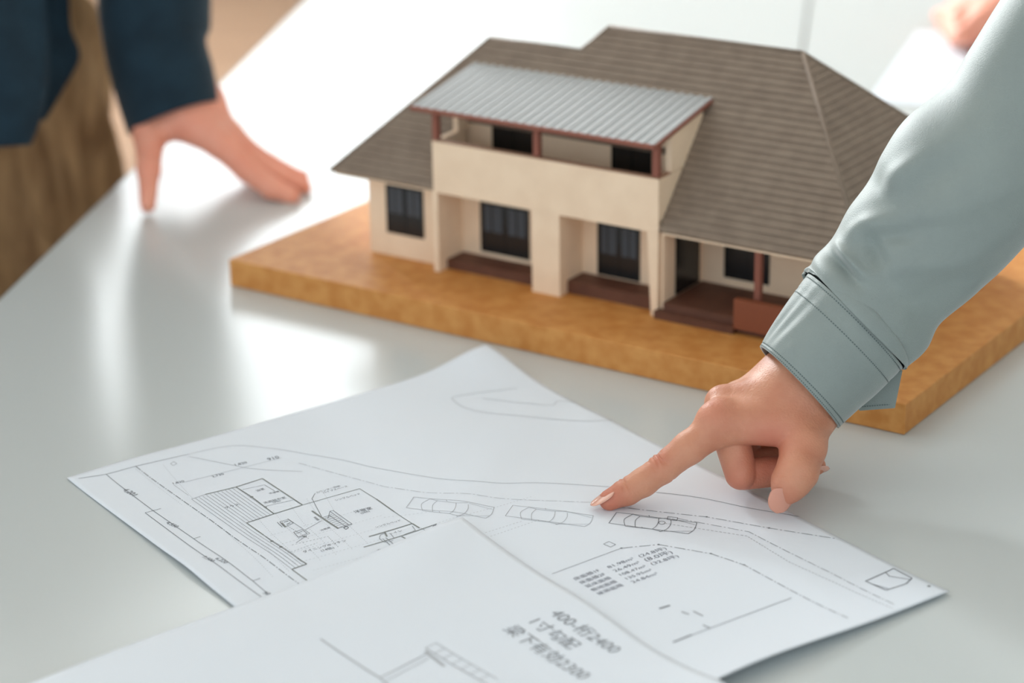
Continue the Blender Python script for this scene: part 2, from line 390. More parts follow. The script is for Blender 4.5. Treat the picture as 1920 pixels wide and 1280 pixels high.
for i in range(NT):
    t0, t1 = i/NT, (i+1)/NT
    def R(t): return 44.5-9.1*t, 5.2+9.0*t, 26.4-12.2*t, Z0+(Z1-Z0)*t
    u0, f0, b0, w0 = R(t0); u1, f1, b1, w1 = R(t1)
    course(P3(u0, f0, w0), P3(u0, b0, w0), P3(u1, b1, w1), P3(u1, f1, w1), right)
    def Bk(t): w = Z0+(Z1-Z0)*t; return 14.2+12.2*(1-t), 21.4-9.1*(1-t), 44.5-9.1*t, w
    v0, l0, r0, w0 = Bk(t0); v1, l1, r1, w1 = Bk(t1)
    course(P3(r0, v0, w0), P3(l0, v0, w0), P3(l1, v1, w1), P3(r1, v1, w1), back)
    def Lm(t):
        w = Z0+(Z1-Z0)*t; u = 21.4-(Z1-w)*.92
        vf = 14.2-(Z1-w)*.9 if w > ZL else 12.9+(ZL-w)*.914
        return u, vf, 14.2+(Z1-w)*1.232, w
    u0, f0, b0, w0 = Lm(t0); u1, f1, b1, w1 = Lm(t1)
    course(P3(u0, b0, w0), P3(u0, f0, w0), P3(u1, f1, w1), P3(u1, b1, w1), left)
for i in range(22):
    t0, t1 = i/22, (i+1)/22
    def Lw(t): return 4.9+8*t, 5.2+7.7*t, 20.6-7.7*t, Z0+(ZL-Z0)*t
    u0, f0, b0, w0 = Lw(t0); u1, f1, b1, w1 = Lw(t1)
    course(P3(u0, b0, w0), P3(u0, f0, w0), P3(u1, f1, w1), P3(u1, b1, w1), left)
    course(P3(20, b0, w0), P3(u0, b0, w0), P3(u1, b1, w1), P3(20, b1, w1), back)
for nm, qs in UNDER.items():                       # the roof deck that carries the courses
    VV, FF = [], []
    for q in qs: n = len(VV); VV += [tuple(p*S_) for p in q]; FF += [(n, n+1, n+2, n+3), (n+7, n+6, n+5, n+4), (n, n+4, n+5, n+1), (n+1, n+5, n+6, n+2), (n+2, n+6, n+7, n+3), (n+3, n+7, n+4, n)]
    me_ = bpy.data.objects[nm].data; me_.from_pydata(VV, [], FF); me_.update()
def capbar(p, q, r=.16):
    p, q = np.array(p, float), np.array(q, float); d = nrm(q-p); a = nrm(np.cross(d, (0, 0, 1))); b = np.cross(a, d); V = []
    for c in (p, q):
        for k in range(6): V.append((c+(a*math.cos(k*math.pi/3)+b*math.sin(k*math.pi/3))*r)*S_)
    mesh_obj('ridge_cap', V, [(i, (i+1) % 6, 6+(i+1) % 6, 6+i) for i in range(6)]+[tuple(range(5, -1, -1)), tuple(range(6, 12))], M_ROOF, hm, True)
capbar((12.9, 12.9, ZL), (20, 12.9, ZL)); capbar((21.4, 14.2, Z1), (35.4, 14.2, Z1)); capbar((20, 12.9, ZL), (21.4, 14.2, Z1))
capbar((4.9, 5.2, Z0), (12.9, 12.9, ZL)); capbar((44.5, 5.2, Z0), (35.4, 14.2, Z1)); capbar((44.5, 26.4, Z0), (35.4, 14.2, Z1))

# ================================================================== PLANS
PB = onz((912, 645), .009); PA = onz((125, 890), .003); PC = onz((1780, 1105), .003)
P1 = PB[:2]; E1v = PC[:2]-PB[:2]; E2v = PA[:2]-PB[:2]
INV1 = np.linalg.inv(np.array([E1v, E2v]).T)
def st1(x, y): return INV1@(np.array([x, y])-P1)
def z1(x, y):
    s, t = st1(x, y); z = .0006
    z += .0085*math.exp(-((s/.10)**2+(t/.12)**2))                              # corner leaning on the model's base
    e = max(0, s-.86)/.14
    z += e*e*(.0055*math.exp(-((t-.45)/.22)**2)+.0015)                           # wavy near-right edge
    z += .0016*math.exp(-((t-1.0)/.06)**2)*math.exp(-((s-.33)/.2)**2)           # lifted left edge
    z += .0016*math.exp(-((s-t*.55-.16)/.045)**2)*math.exp(-((t-.45)/.3)**2)    # soft fold lines
    z += .0012*math.exp(-((s-.31+.35*t)/.05)**2)*(.4+.6*t)
    z += .0009*math.exp(-((s+.25*t-.60)/.05)**2)
    return z
Q0 = onz((868, 985)); F2 = nrm(onz((100, 1278))-Q0); F1 = nrm(onz((1216, 1214))-Q0)
def z2(x, y):
    d = np.array([x-Q0[0], y-Q0[1], 0]); s, t = d@F1, d@F2
    a, b = st1(x, y); q = min(1, max(0, (1.30-a)/.30)); base = .0006+(z1(*(P1+E1v*min(a, 1)+E2v*min(max(b, 0), 1)))-.0006)*q*q*(3-2*q)
    w = .0022*math.exp(-((s)/.05)**2-((t-.03)/.06)**2)+.0018*math.exp(-((s-.12+t*.4)/.035)**2)+.0016*math.exp(-((s-.02-t*.2)/.03)**2)*min(1, t/.05)
    return base+.0006+max(w, 0)
def sheet(name, p0, e1, e2, n1, n2, zf, material):
    V, F = [], []
    for k in (0, -.00012):
        for i in range(n1+1):
            for j in range(n2+1):
                p = p0+e1*(i/n1)+e2*(j/n2); V.append((p[0], p[1], zf(p[0], p[1])+k))
    m = (n1+1)*(n2+1)
    for i in range(n1):
        for j in range(n2):
            q = [i*(n2+1)+j, (i+1)*(n2+1)+j, (i+1)*(n2+1)+j+1, i*(n2+1)+j+1]; F.append(q[::-1]); F.append([m+x for x in q])
    ring = [i*(n2+1) for i in range(n1+1)]+[n1*(n2+1)+j for j in range(1, n2+1)]+[i*(n2+1)+n2 for i in range(n1-1, -1, -1)]+[j for j in range(n2-1, 0, -1)]
    for a, b in zip(ring, ring[1:]+ring[:1]): F.append((a, b, b+m, a+m))
    return mesh_obj(name, V, F, material, None, True)
plan = sheet('building_plan', P1, E1v, E2v, 130, 96, z1, M_PAPER)
tag(plan, 'large white floor plan with car outlines under the pointing finger', 'plan sheet')
plan2 = sheet('building_plan', Q0[:2], F1[:2]*.594, F2[:2]*.42, 140, 110, z2, M_PAPER)
tag(plan2, 'white plan sheet in the foreground overlapping the larger plan, lettered 400-桁2400', 'plan sheet')
class Ink:
    """flat print that follows the sheet; lines are given as points of the drawing"""
    def __init__(s, zf): s.zf = zf; s.V = []; s.F = []
    def hit(s, p):
        z = 0
        for _ in range(3): q = onz(p, z); z = s.zf(q[0], q[1])
        return q[:2]
    def seg(s, a, b, w):
        L = np.linalg.norm(b-a); n = max(1, int(L/.004)); d = (b-a)/max(L, 1e-9); nn = np.array([-d[1], d[0]])*w/2; k = len(s.V)
        for i in range(n+1):
            p = a+(b-a)*i/n
            for q in (p-nn, p+nn): s.V.append((q[0], q[1], s.zf(q[0], q[1])+.00018))
        for i in range(n): s.F.append((k+2*i, k+2*i+2, k+2*i+3, k+2*i+1))
    def line(s, pts, w=.45, dash=None, close=False, curve=False):
        P = [s.hit(p) for p in pts]
        if curve: P = list(resample(P, 8*(len(P)-1)+1))
        if close: P.append(P[0])
        w *= .00086
        if not dash:
            for a, b in zip(P, P[1:]): s.seg(a, b, w)
            return
        pat = [x*.001 for x in dash]; k = 0; left = pat[0]; on = True
        for a, b in zip(P, P[1:]):
            L = np.linalg.norm(b-a); t = 0
            while t < L:
                st = min(left, L-t)
                if on: s.seg(a+(b-a)*t/L, a+(b-a)*(t+st)/L, w)
                t += st; left -= st
                if left <= 1e-9: k = (k+1) % len(pat); left = pat[k]; on = k % 2 == 0
    def dot(s, p, r=.7):
        c = s.hit(p); k = len(s.V); s.V += [(c[0]+r*.001*math.cos(a), c[1]+r*.001*math.sin(a), s.zf(*c)+.0002) for a in np.linspace(0, 2*math.pi, 9)[:-1]]; s.F.append(tuple(range(k, k+8)))
    def text(s, body, p, q, up, tall=1.0):
        """baseline from p to q, letters grow towards the point up"""
        cu = bpy.data.curves.new('t', 'FONT'); cu.body = body; cu.size = 1; cu.resolution_u = 3
        ob = bpy.data.objects.new('t', cu); COL.objects.link(ob); dg = bpy.context.evaluated_depsgraph_get(); dg.update()
        me = bpy.data.meshes.new_from_object(ob.evaluated_get(dg)); xy = np.array([v.co[:2] for v in me.vertices]) if len(me.vertices) else np.zeros((0, 2))
        if len(xy):
            a, b, c = s.hit(p), s.hit(q), s.hit(up); ex = b-a; x0, x1 = xy[:, 0].min(), xy[:, 0].max(); ey = np.array([-ex[1], ex[0]]); ey = ey*(1 if ey@(c-a) > 0 else -1)*tall/(x1-x0); y0, y1 = 0.0, 1.0
            k = len(s.V)
            for x, y in xy:
                g = a+ex*(x-x0)/(x1-x0)+ey*(y-y0)/(y1-y0); s.V.append((g[0], g[1], s.zf(g[0], g[1])+.0002))
            for f in me.polygons: s.F.append(tuple(k+i for i in f.vertices))
        COL.objects.unlink(ob); bpy.data.objects.remove(ob); bpy.data.curves.remove(cu); bpy.data.meshes.remove(me)
    def done(s, name, material, parent): return tag(mesh_obj(name, s.V, s.F, material, parent), kind='stuff')
def A_(x, y): return (100+x/2.526, 820+y/2.526)
def B_(x, y): return (720+x/3.0, 860+y/3.0)
def C_(x, y): return (1060+x/2.526, 860+y/2.526)
def D_(x, y): return (300+x/3.4286, 860+y/3.4286)
DD = (6, 1.2, 1, 1.2)
k = Ink(z1)     # ---- site lines
k.line([A_(250, 175), A_(470, 345), A_(665, 480), A_(945, 680), A_(1015, 740)], .4)
k.line([A_(435, 357), A_(560, 450), A_(720, 565), A_(985, 755)], .4)
for a, b in (((435, 357), (510, 337)), ((665, 480), (697, 470)), ((945, 680), (980, 668))): k.line([A_(*a), A_(*b)], .4)
k.line([A_(390, 137), A_(600, 290), A_(750, 395), A_(930, 525), A_(1165, 695)], .5, DD)
k.line([A_(120, 195), A_(250, 175), A_(390, 137), A_(640, 80)], .4)
k.line([(1230, 923), (1317, 934), (1408, 953), (1498, 968)], .42, curve=True)
k.line([(1179, 953), (1250, 961), (1325, 969), (1442, 990), (1568, 1010)], .45, DD)
k.line([(1270, 972), (1340, 985), (1404, 997), (1476, 1034), (1560, 1075), (1676, 1133)], .38, DD)
k.line([(1246, 981), (1400, 1005), (1480, 1054), (1560, 1090), (1674, 1141)], .3, (1.4, .9))
k.line([B_(1335, 503), B_(1545, 483), (1333, 1038), (1395, 1059), (1495, 1113), (1590, 1159)], .5, DD)
k.line([B_(1335, 503), B_(945, 648)], .35)
for p in ((1325, 969), (1442, 990), B_(1335, 503), B_(1545, 483), (1333, 1038), (1395, 1059)): k.dot(p, .65)
k.line([B_(1235, 480), B_(1265, 466), B_(1303, 483), B_(1275, 497)], .35, close=True)
k.line([(1484, 1121), (1262, 1204)], .45); k.line([(1262, 1204), (1297, 1190)], 1.1)
k.line([(1236, 1141), (1256, 1135)], 1.2); k.line([(1278, 1147), (1292, 1152)], .8); k.line([(1300, 1146), (1318, 1155)], .8); k.line([(1318, 1172), (1332, 1178)], .8)
k.line([C_(1422, 580), C_(1555, 520), C_(1642, 566), C_(1614, 592), C_(1520, 623)], .7, close=True); k.line([C_(1515, 537), C_(1535, 557), C_(1634, 572)], .5); k.line([C_(1445, 591), C_(1530, 616)], .5); k.dot(C_(1722, 604), .9)
def car(dx, dy, ink):
    f = lambda x, y: B_(x+dx, y+dy)
    ink.line([f(1308, 302), f(1265, 362), f(1712, 422)], .42); ink.line([f(1712, 422), f(1745, 398), f(1760, 360)], .42, curve=True); ink.line([f(1308, 302), f(1400, 312), f(1760, 360)], .42)
    ink.line([f(1402, 311), f(1358, 335), f(1350, 352), f(1356, 378)], .4, curve=True); ink.line([f(1440, 324), f(1416, 345), f(1412, 368), f(1414, 386)], .4, curve=True)
    ink.line([f(1546, 335), f(1542, 360), f(1528, 382), f(1508, 396)], .4, curve=True); ink.line([f(1614, 345), f(1612, 370), f(1590, 396), f(1556, 408)], .4, curve=True)
    ink.line([f(1400, 313), f(1440, 324), f(1546, 336), f(1612, 334)], .4); ink.line([f(1356, 380), f(1414, 386), f(1508, 396), f(1556, 408)], .4)
    ink.line([f(1490, 318), f(1494, 327)], .35); ink.line([f(1450, 384), f(1456, 392)], .35); ink.line([f(1548, 406), f(1552, 411), f(1560, 409)], .4)
    ink.line([f(1620, 338), f(1750, 372)], .3); ink.line([f(1560, 408), f(1735, 408)], .3)
car(0, 0, k)
th = np.linspace(0, 2*math.pi, 17)[:-1]; k.line([B_(1563+18*math.cos(t), 360+9*math.sin(t)) for t in th], .45, close=True)
k.line([B_(1597, 325), B_(1652, 332), B_(1647, 349), B_(1593, 342)], .42, close=True)
k.text('4,201', A_(325, 250), A_(375, 278), A_(333, 240)); k.text('4,550', A_(530, 405), A_(578, 428), A_(540, 395)); k.text('7,500', A_(703, 568), A_(750, 590), A_(712, 558)); k.text('6,220', A_(765, 575), A_(812, 598), A_(774, 565)); k.text('50', A_(990, 738), A_(1015, 748), A_(1000, 728))
k.done('site_linework', M_INK, plan)
k = Ink(z1)     # ---- paler lines further from the pen
car(-583, -40, k); car(-1140, -87, k)
k.line([(567, 850), (640, 862), (720, 880), (893, 902), (1010, 905), (1147, 913), (1230, 923)], .4, curve=True)
k.line([(560, 868), (650, 893), (720, 912), (793, 923), (927, 933), (1110, 942), (1179, 953)], .4, DD)
k.line([A_(640, 80), A_(840, 40), A_(1000, 48), A_(1180, 75)], .4, curve=True); k.line([A_(640, 90), A_(840, 130), A_(960, 150), (567, 884)], .4, curve=True)
k.line([(970, 728), (862, 742), (852, 752), (900, 772), (1060, 788), (1152, 788)], .5, curve=True); k.line([(906, 747), (1025, 760), (1047, 752), (1086, 755)], .5, curve=True)
k.line([B_(490, 440), B_(780, 350)], .3, (1.2, 1)); k.line([B_(560, 450), B_(860, 348)], .3, (1.2, 1))
for i in range(7): k.line([A_(1040+i*75, 660-i*26), A_(880+i*75, 505-i*26), A_(800+i*80, 430-i*28)], .22, (1, 1.2))
for i in range(5): k.line([A_(1010+i*55, 470+i*40), A_(1500+i*55, 330+i*40)], .22, (1, 1.2))
k.line([A_(610, 215), A_(1080, 97)], .35); k.line([A_(570, 225), A_(640, 275)], .3)
k.line([A_(390, 150), A_(610, 320)], .22, (1, 1)); k.line([A_(520, 130), A_(660, 290)], .22, (1, 1)); k.line([B_(0, 330), B_(300, 290)], .25, (1, 1.2)); k.line([(810, 985), (1000, 930)], .25, (1, 1.2))
k.line([A_(555, 125), A_(570, 115), A_(585, 125), A_(568, 134)], .4, close=True)
k.done('faint_linework', M_INKL, plan)
k = Ink(z1)     # ---- house plan: walls
for pts, w in (([(720, 270), (865, 235), (990, 195), (1180, 320)], 1.1), ([(1180, 320), (1045, 362), (915, 405), (995, 462)], 1.0), ([(1180, 320), (1450, 243), (1530, 292)], .6), ([(1530, 292), (1615, 352)], 1.1), ([(1615, 352), (1720, 420)], .6), ([(1495, 470), (1700, 408), (1735, 430)], 1.2), ([(1470, 520), (1815, 410)], 1.0), ([(1225, 348), (1350, 432)], 1.5), ([(1155, 572), (1200, 600), (1130, 625)], 1.1), ([(995, 462), (1035, 492), (1080, 520), (1155, 572)], .6), ([(865, 235), (940, 282), (1045, 362)], .9), ([(1130, 625), (1205, 680)], .9)):
    k.line([A_(*p) for p in pts], w*.8)
for p in ((1078, 519), (1035, 492), (940, 282), (1005, 330)): k.dot(A_(*p), .9)
k.line([A_(1080, 405), A_(1100, 425)], 1.3); k.line([A_(1180, 470), A_(1200, 470)], 1.0); k.line([A_(1570, 450), A_(1580, 470)], 1.1); k.line([A_(1650, 470), A_(1710, 500)], .9)
k.done('plan_walls', mat('ink_wall_grey', (138, 142, 140), .8, .2), plan)
k = Ink(z1)     # ---- house plan: thin lines
for i in range(13):
    f = i/12; a = np.array((655+210*f, 293-57*f)); d = np.array((475., 332.))
    if f < .34: e = np.array((1130+70*f/.34, 625-25*f/.34)); k.line([A_(*a), A_(*e)], .22)
    else:
        w0, w1 = np.array((915., 405.)), np.array((1045., 362.)); M2 = np.array([d, -(w1-w0)]).T; t = np.linalg.solve(M2, w0-a)[0]; k.line([A_(*a), A_(*(a+d*t))], .22)
k.line([A_(655, 293), A_(720, 270)], .3)
k.line([A_(1310, 350), A_(1325, 346), A_(1415, 410), A_(1400, 414)], .35, close=True); k.line([A_(1300, 385), A_(1310, 350)], .3); k.line([A_(1345, 432), A_(1415, 412)], .35); k.line([A_(1275, 380), A_(1320, 365)], .35)
for i in range(7): k.line([A_(1285+i*11, 385+i*7), A_(1330+i*11, 370+i*7)], .3)
k.line([A_(1305, 368), A_(1390, 425)], .35); k.line([A_(1375, 428), A_(1390, 420), A_(1398, 428), A_(1385, 436)], .5, close=True)
k.line([A_(1272, 378), A_(1225, 290), A_(1240, 265)], .35); k.line([A_(1190, 440), A_(1270, 395)], .3)
for cx, cy in ((1105, 408), (1170, 457)): k.line([A_(cx-32, cy-8), A_(cx+8, cy-20), A_(cx+32, cy-2), A_(cx-10, cy+16)], .4, close=True)
k.line([A_(1092, 402), A_(1112, 396)], .6); k.line([A_(1105, 412), A_(1122, 404)], .6); k.line([A_(1150, 455), A_(1180, 445)], .4); k.line([A_(1060, 402), A_(1085, 425)], .4); k.line([A_(1110, 385), A_(1215, 455), A_(1160, 478)], .3); k.line([A_(1110, 420), A_(1210, 480)], .3, (1, .8))
k.line([A_(1545, 480), A_(1550, 462), A_(1575, 452)], .35, curve=True); k.line([A_(1545, 480), A_(1570, 496), A_(1610, 488)], .35, curve=True); k.line([A_(1745, 458), A_(1748, 478), A_(1700, 497)], .35, curve=True)
k.line([A_(1560, 480), A_(1605, 520)], .4); k.line([A_(1575, 475), A_(1625, 518)], .4); k.line([A_(1740, 430), A_(1800, 462)], .35); k.line([A_(1815, 410), A_(1780, 460)], .35); k.line([A_(1805, 415), A_(1770, 455)], .35); k.line([A_(1600, 460), A_(1615, 478), A_(1715, 440), A_(1700, 420)], .35)
k.line([A_(895, 248), A_(1000, 225), A_(1050, 255)], .3); k.line([A_(1010, 325), A_(1120, 300)], .3); k.line([A_(1100, 305), A_(1140, 295), A_(1165, 312)], .3)
k.line([A_(1130, 510), A_(1300, 470), A_(1350, 520)], .25, (1, 1)); k.line([A_(1110, 548), A_(1250, 500)], .25, (1, 1)); k.line([A_(1150, 500), A_(1200, 465)], .3)
k.text('テラス', D_(425, 322), D_(512, 297), D_(421, 308)); k.text('ダイニングキッチン', D_(925, 606), D_(1200, 530), D_(920, 592)); k.text('(14帖)', D_(1040, 598), D_(1122, 576), D_(1032, 584))
k.text('シングルベッド', D_(1390, 445), D_(1552, 398), D_(1384, 430)); k.text('トイレ', D_(1486, 488), D_(1560, 464), D_(1480, 475)); k.text('玄関', D_(1540, 552), D_(1592, 536), D_(1530, 536)); k.text('ホール', D_(1402, 597), D_(1490, 570), D_(1396, 582))
k.text('冷蔵庫', D_(1038, 466), D_(1100, 444), D_(1030, 448)); k.text('食器棚', D_(985, 375), D_(1012, 398), D_(1008, 362)); k.text('洋寝室', D_(1255, 350), D_(1368, 322), D_(1248, 334)); k.text('(5帖)', D_(1296, 356), D_(1350, 340), D_(1289, 343))
k.text('洗面脱衣室', D_(672, 290), D_(812, 252), D_(665, 276)); k.text('(3帖)', D_(730, 286), D_(778, 272), D_(724, 274)); k.text('浴室', D_(625, 212), D_(676, 196), D_(618, 198)); k.text('洗濯機', D_(705, 228), D_(770, 212), D_(698, 214))
k.text('1,820', A_(865, 135), A_(920, 122), A_(862, 127)); k.text('910', A_(1020, 110), A_(1072, 98), A_(1017, 102)); k.text('2,730', A_(755, 190), A_(810, 176), A_(752, 182)); k.text('1,820', A_(570, 222), A_(622, 210), A_(567, 213)); k.text('シングルベッド', D_(1130, 272), D_(1290, 228), D_(1125, 260)); k.text('カウンター収納', D_(1010, 222), D_(1160, 178), D_(1004, 208)); k.text('パイプスペース', D_(1050, 224), D_(1210, 180), D_(1052, 212))
k.done('plan_details', M_INK, plan)
k = Ink(z1)     # ---- area table
def rows(items, start, step, along, upv):
    for i, (tx, x0, x1) in enumerate(items):
        pass
def E_(x, y): return (1080+x/8.0, 1000+y/8.0)
al = np.array((345., -130.))/345*1.0
for i, (a, b, c) in enumerate((('床面積1F', '81.98m²', '(24.8坪)'), ('床面積2F', '26.49m²', '(8.0坪)'), ('延床面積', '108.47m²', '(32.8坪)'), ('敷地面積', '135.95m²', None), ('建築面積', '24.84m²', None))):
    o = np.array((-5+88*i, 705+55*i)); o5 = np.array((500+90*i, 525+56*i)); o9 = np.array((965+92*i, 360+58*i)); up = np.array((-38., -40.))
    w1 = (375, 370, 370, 370, 375)[i]
    k.text(a, E_(*o), E_(*(o+np.array((w1, -.38*w1)))), E_(*(o+up)), .85); k.text(b, E_(*o5), E_(*(o5+np.array((385, -140)))), E_(*(o5+up)), .7)
    if c: k.text(c, E_(*o9), E_(*(o9+np.array((400, -125)))), E_(*(o9+up)), .75)
k.done('area_table_text', mat('ink_text_grey', (134, 138, 148), .8, .2), plan)
k = Ink(z2)     # ---- foreground sheet
def G_(x, y): return (900+x/6.0, 1110+y/6.0)
k.text('400-桁2400', G_(770, 245), G_(1480, 690), G_(890, 180)); k.text('1寸勾配', G_(545, 345), G_(1010, 645), G_(655, 270)); k.text('梁下有効2300', G_(255, 420), G_(1130, 985), G_(375, 350))
k.done('note_text', mat('ink_note_grey', (146, 151, 157), .8, .2), plan2)
k = Ink(z2)
def H_(x, y): return (560+x/2.526, 960+y/2.526)
k.line([(601, 1198), (712, 1271), (760, 1310)], 1.1); k.line([(712, 1271), (800, 1226)], .8); k.line([(720, 1278), (804, 1234)], .5)
k.line([H_(600, 645), H_(900, 820)], .9); k.line([H_(650, 620), H_(940, 790)], .6)
for i in range(7): k.line([H_(600+i*42, 645+i*25), H_(650+i*42, 620+i*25)], .5)
k.line([H_(600, 660), H_(690, 730)], 2.0)
k.done('section_linework', M_INKL, plan2)

# ================================================================== POINTING PERSON (arm from the right)
D0 = 1.262
def hp(x, y, dz=0.0): return atd((x, y), D0-dz*.01)*100    # cm
pr = empty('person', (.62, 1.22, FZ)); tag(pr, 'person in a grey-green work shirt pointing at the plan with the right index finger', 'person')
PR0 = np.array([.62, 1.22, FZ])
def pw(v): return np.array(v)-PR0
IDX = [hp(1352, 796, -.1), hp(1292, 839, 0), hp(1243, 877, .05), hp(1206, 904, .05), hp(1176, 921, .05), hp(1143, 937, .05)]
lo = np.min([hp(1100, 970, 3.5), hp(1100, 620, -7), hp(1600, 970, 3.5), hp(1640, 560, -7), hp(1100, 970, -7), hp(1640, 560, 3.5), hp(1100, 620, 3.5), hp(1640, 970, -7)], 0); hi = np.max([hp(1100, 970, 3.5), hp(1100, 620, -7), hp(1600, 970, 3.5), hp(1640, 560, -7), hp(1100, 970, -7), hp(1640, 560, 3.5), hp(1100, 620, 3.5), hp(1640, 970, -7)], 0)
lo[2] = max(lo[2], -.3)
fd = Field(lo, hi, .056)
MID, RNG_, LIT = hp(1357, 757, -1.7), hp(1384, 747, -3.4), hp(1412, 738, -4.9)
fd.chain([hp(1620, 600, -1.6), hp(1552, 682, -1.6), hp(1500, 735, -1.5)], [2.4, 2.35, 2.25], .5)             # forearm
fd.chain([hp(1526, 766, -1.2), hp(1440, 782, -.6), IDX[0]], [1.3, 1.22, 1.0], 1.0)
fd.chain([hp(1500, 735, -1.3), MID], [1.4, .98], .9)
fd.chain([hp(1480, 710, -2.2), RNG_], [1.35, .92], .9)
fd.chain([hp(1470, 702, -2.8), LIT], [1.25, .85], .9)
fd.chain([hp(1480, 770, -2.6), hp(1405, 790, -2.2)], [1.2, 1.0], .9)                                          # palm
fd.chain([hp(1392, 796, .0), hp(1488, 806, .2)], [.84, 1.02], .8)                                             # web of thumb and index
fd.chain(IDX, [1.0, .87, .79, .74, .71, .57], .25, IDX[0], .9, 1.6, kin=.25)
fd.chain([MID, hp(1374, 830, -.9), hp(1389, 888, -.75)], [1.0, .98, .86], .06, MID, .5, 1.2)
fd.chain([hp(1394, 889, -1.1), hp(1440, 884, -1.35), hp(1478, 882, -1.2), hp(1531, 873, -.7)], [.84, .84, .74, .5], .04)
fd.chain([RNG_, hp(1402, 868, -2.7)], [.92, .78], .06, RNG_, .5, 1.2)
fd.chain([hp(1404, 868, -2.7), hp(1470, 858, -2.5), hp(1508, 850, -2.4)], [.78, .68, .5], .04)
fd.chain([LIT, hp(1432, 836, -4.2)], [.85, .68], .06, LIT, .5, 1.1)
fd.chain([hp(1434, 836, -4.2), hp(1484, 826, -3.9), hp(1512, 816, -3.8)], [.68, .58, .44], .04)
TH = [hp(1524, 782, -1.1), hp(1506, 838, .5), hp(1495, 884, 1.4), hp(1480, 908, 1.6), hp(1468, 932, 1.65)]
fd.chain(TH, [1.1, 1.2, 1.07, .95, .5], .12, TH[0], .9, 1.9, kin=.35)
ax = nrm(IDX[0]-IDX[-1]); dors = nrm(np.cross(ax, CB)); dors = dors if dors[2] > 0 else -dors; dcam = nrm(dors+.55*CB)
fd.groove(hp(1236, 868, .3), ax, dcam, ((-.32, .8), (-.12, 1.0), (.05, .9), (.22, 1.0), (.42, .6)), .115, .06, .75)
fd.groove(hp(1172, 914, .3), ax, dcam, ((-.12, .8), (.04, 1), (.18, .7)), .085, .055, .55)
fd.groove(hp(1255, 893, .3), ax, nrm(-dors+.4*CB), ((.0, 1),), .04, .07, .6)
fd.chain([hp(1336, 780, .0), hp(1348, 772, -.2)], [.62, .6], .9)                                                # index knuckle
V, F = fd.mesh(2, .45)
tips = [(IDX[-1], 1.0), (TH[-1], .9), (hp(1389, 905, -.6), 1.1), (hp(1236, 862, .4), .6), (hp(1338, 772, .4), .9), (hp(1440, 818, .8), 1.4), (hp(1470, 880, -.4), 2.0)]
def blush(Vm):
    P = (Vm+PR0)*100; b = np.zeros(len(P))
    for c, r in tips: b += (.75 if c is IDX[-1] else .42)*np.exp(-((P-c)**2).sum(1)/r**2)
    return b
# arm and torso inside the shirt, head above
def head_field(c, face, h=.45):
    """head centred at c (cm) looking along face"""
    f = nrm([face[0], face[1], 0]); s = np.array([-f[1], f[0], 0]); z = np.array([0, 0, 1.])
    g = Field(c-np.array([14, 14, 24]), c+np.array([14, 14, 14]), h)
    g.chain([c-z*21-f*1.5, c-z*8-f*2], [6.2, 5.6], .5)
    g.chain([c+z*3-f*2.5, c+z*3+f*1.5], [8.3, 7.4], 2); g.chain([c-z*3+f*1.5, c-z*8+f*4], [6.3, 4.0], 3)
    g.chain([c+z*1.5+f*7.6, c-z*2.5+f*9.6], [.9, 1.3], 1.0)
    for k in (-1, 1):
        g.chain([c+s*k*7.2+z*1.5-f*.8, c+s*k*7.4-z*2.5-f*.5], [1.3, .9], .6); g.chain([c+s*k*2+f*7.6-z*2.2, c+s*k*4.5+f*6-z*2.4], [1.4, 1.2], 1.5)
        g.chain([c+s*k*1.8+f*8.0+z*2.6, c+s*k*4.6+f*7.0+z*2.4], [.9, .8], .8)
    g.chain([c-s*1.8-z*5.2+f*7.6, c+z*-5.2+f*8.2, c+s*1.8-z*5.2+f*7.6], [.6, .7, .6], .5)
    return g.mesh(2)
def head_parts(parent, p0, c, face, skinm):
    f = nrm([face[0], face[1], 0]); s = np.array([-f[1], f[0], 0]); z = np.array([0, 0, 1.])
    g = Field(c-np.array([14, 14, 14]), c+np.array([14, 14, 16]), .6)
    g.chain([c+z*4.5-f*3.2, c+z*5.2+f*1.2], [8.7, 7.2], 2); g.chain([c+z*0-f*4.5, c-z*4-f*4.5], [7.2, 5.6], 2)
    v, q = g.mesh(2); np_mesh('hair', [(v/100-p0, q)], M_HAIR, parent)
    for k in (-1, 1):
        e = Field(c+f*7.1+s*k*3.1+z*1.1-2, c+f*7.1+s*k*3.1+z*1.1+2, .2); e.chain([c+f*7.0+s*k*2.9+z*1.1, c+f*6.9+s*k*3.3+z*1.1], [1.05, 1.05], .1)
        v, q = e.mesh(1); np_mesh('eye', [(v/100-p0, q)], mat('eye_dark', (40, 30, 26), .2), parent)
RS = np.array([46., 128., 46.]); RE = hp(1905, 205, 1.0)     # right shoulder, elbow side
HEADR = np.array([50., 120., 82.])
hv, hq = head_field(HEADR, (-.8, .2))
arm = Field(np.minimum(RS-10, hp(1600, 620, -1.6))-6, np.maximum(HEADR, hp(1600, 620, -1.6))+12, .8); arm.chain([HEADR-np.array([0, 0, 18]), np.array([53., 129.5, 50.]), np.array([45.5, 128., 44.]), hp(2345, -455, 3.5), hp(2009, 71, 1.8), hp(1770, 400, .1), hp(1620, 600, -1.6)], [6, 4.0, 3.6, 3.2, 2.8, 2.4, 2.2], 1); av, aq = arm.mesh(1)
np_mesh('body', [(V/100-PR0, F), (av/100-PR0, aq), (hv/100-PR0, hq)], M_SKIN, pr, blush)
head_parts(pr, PR0, HEADR, (-.8, .2), M_SKIN)
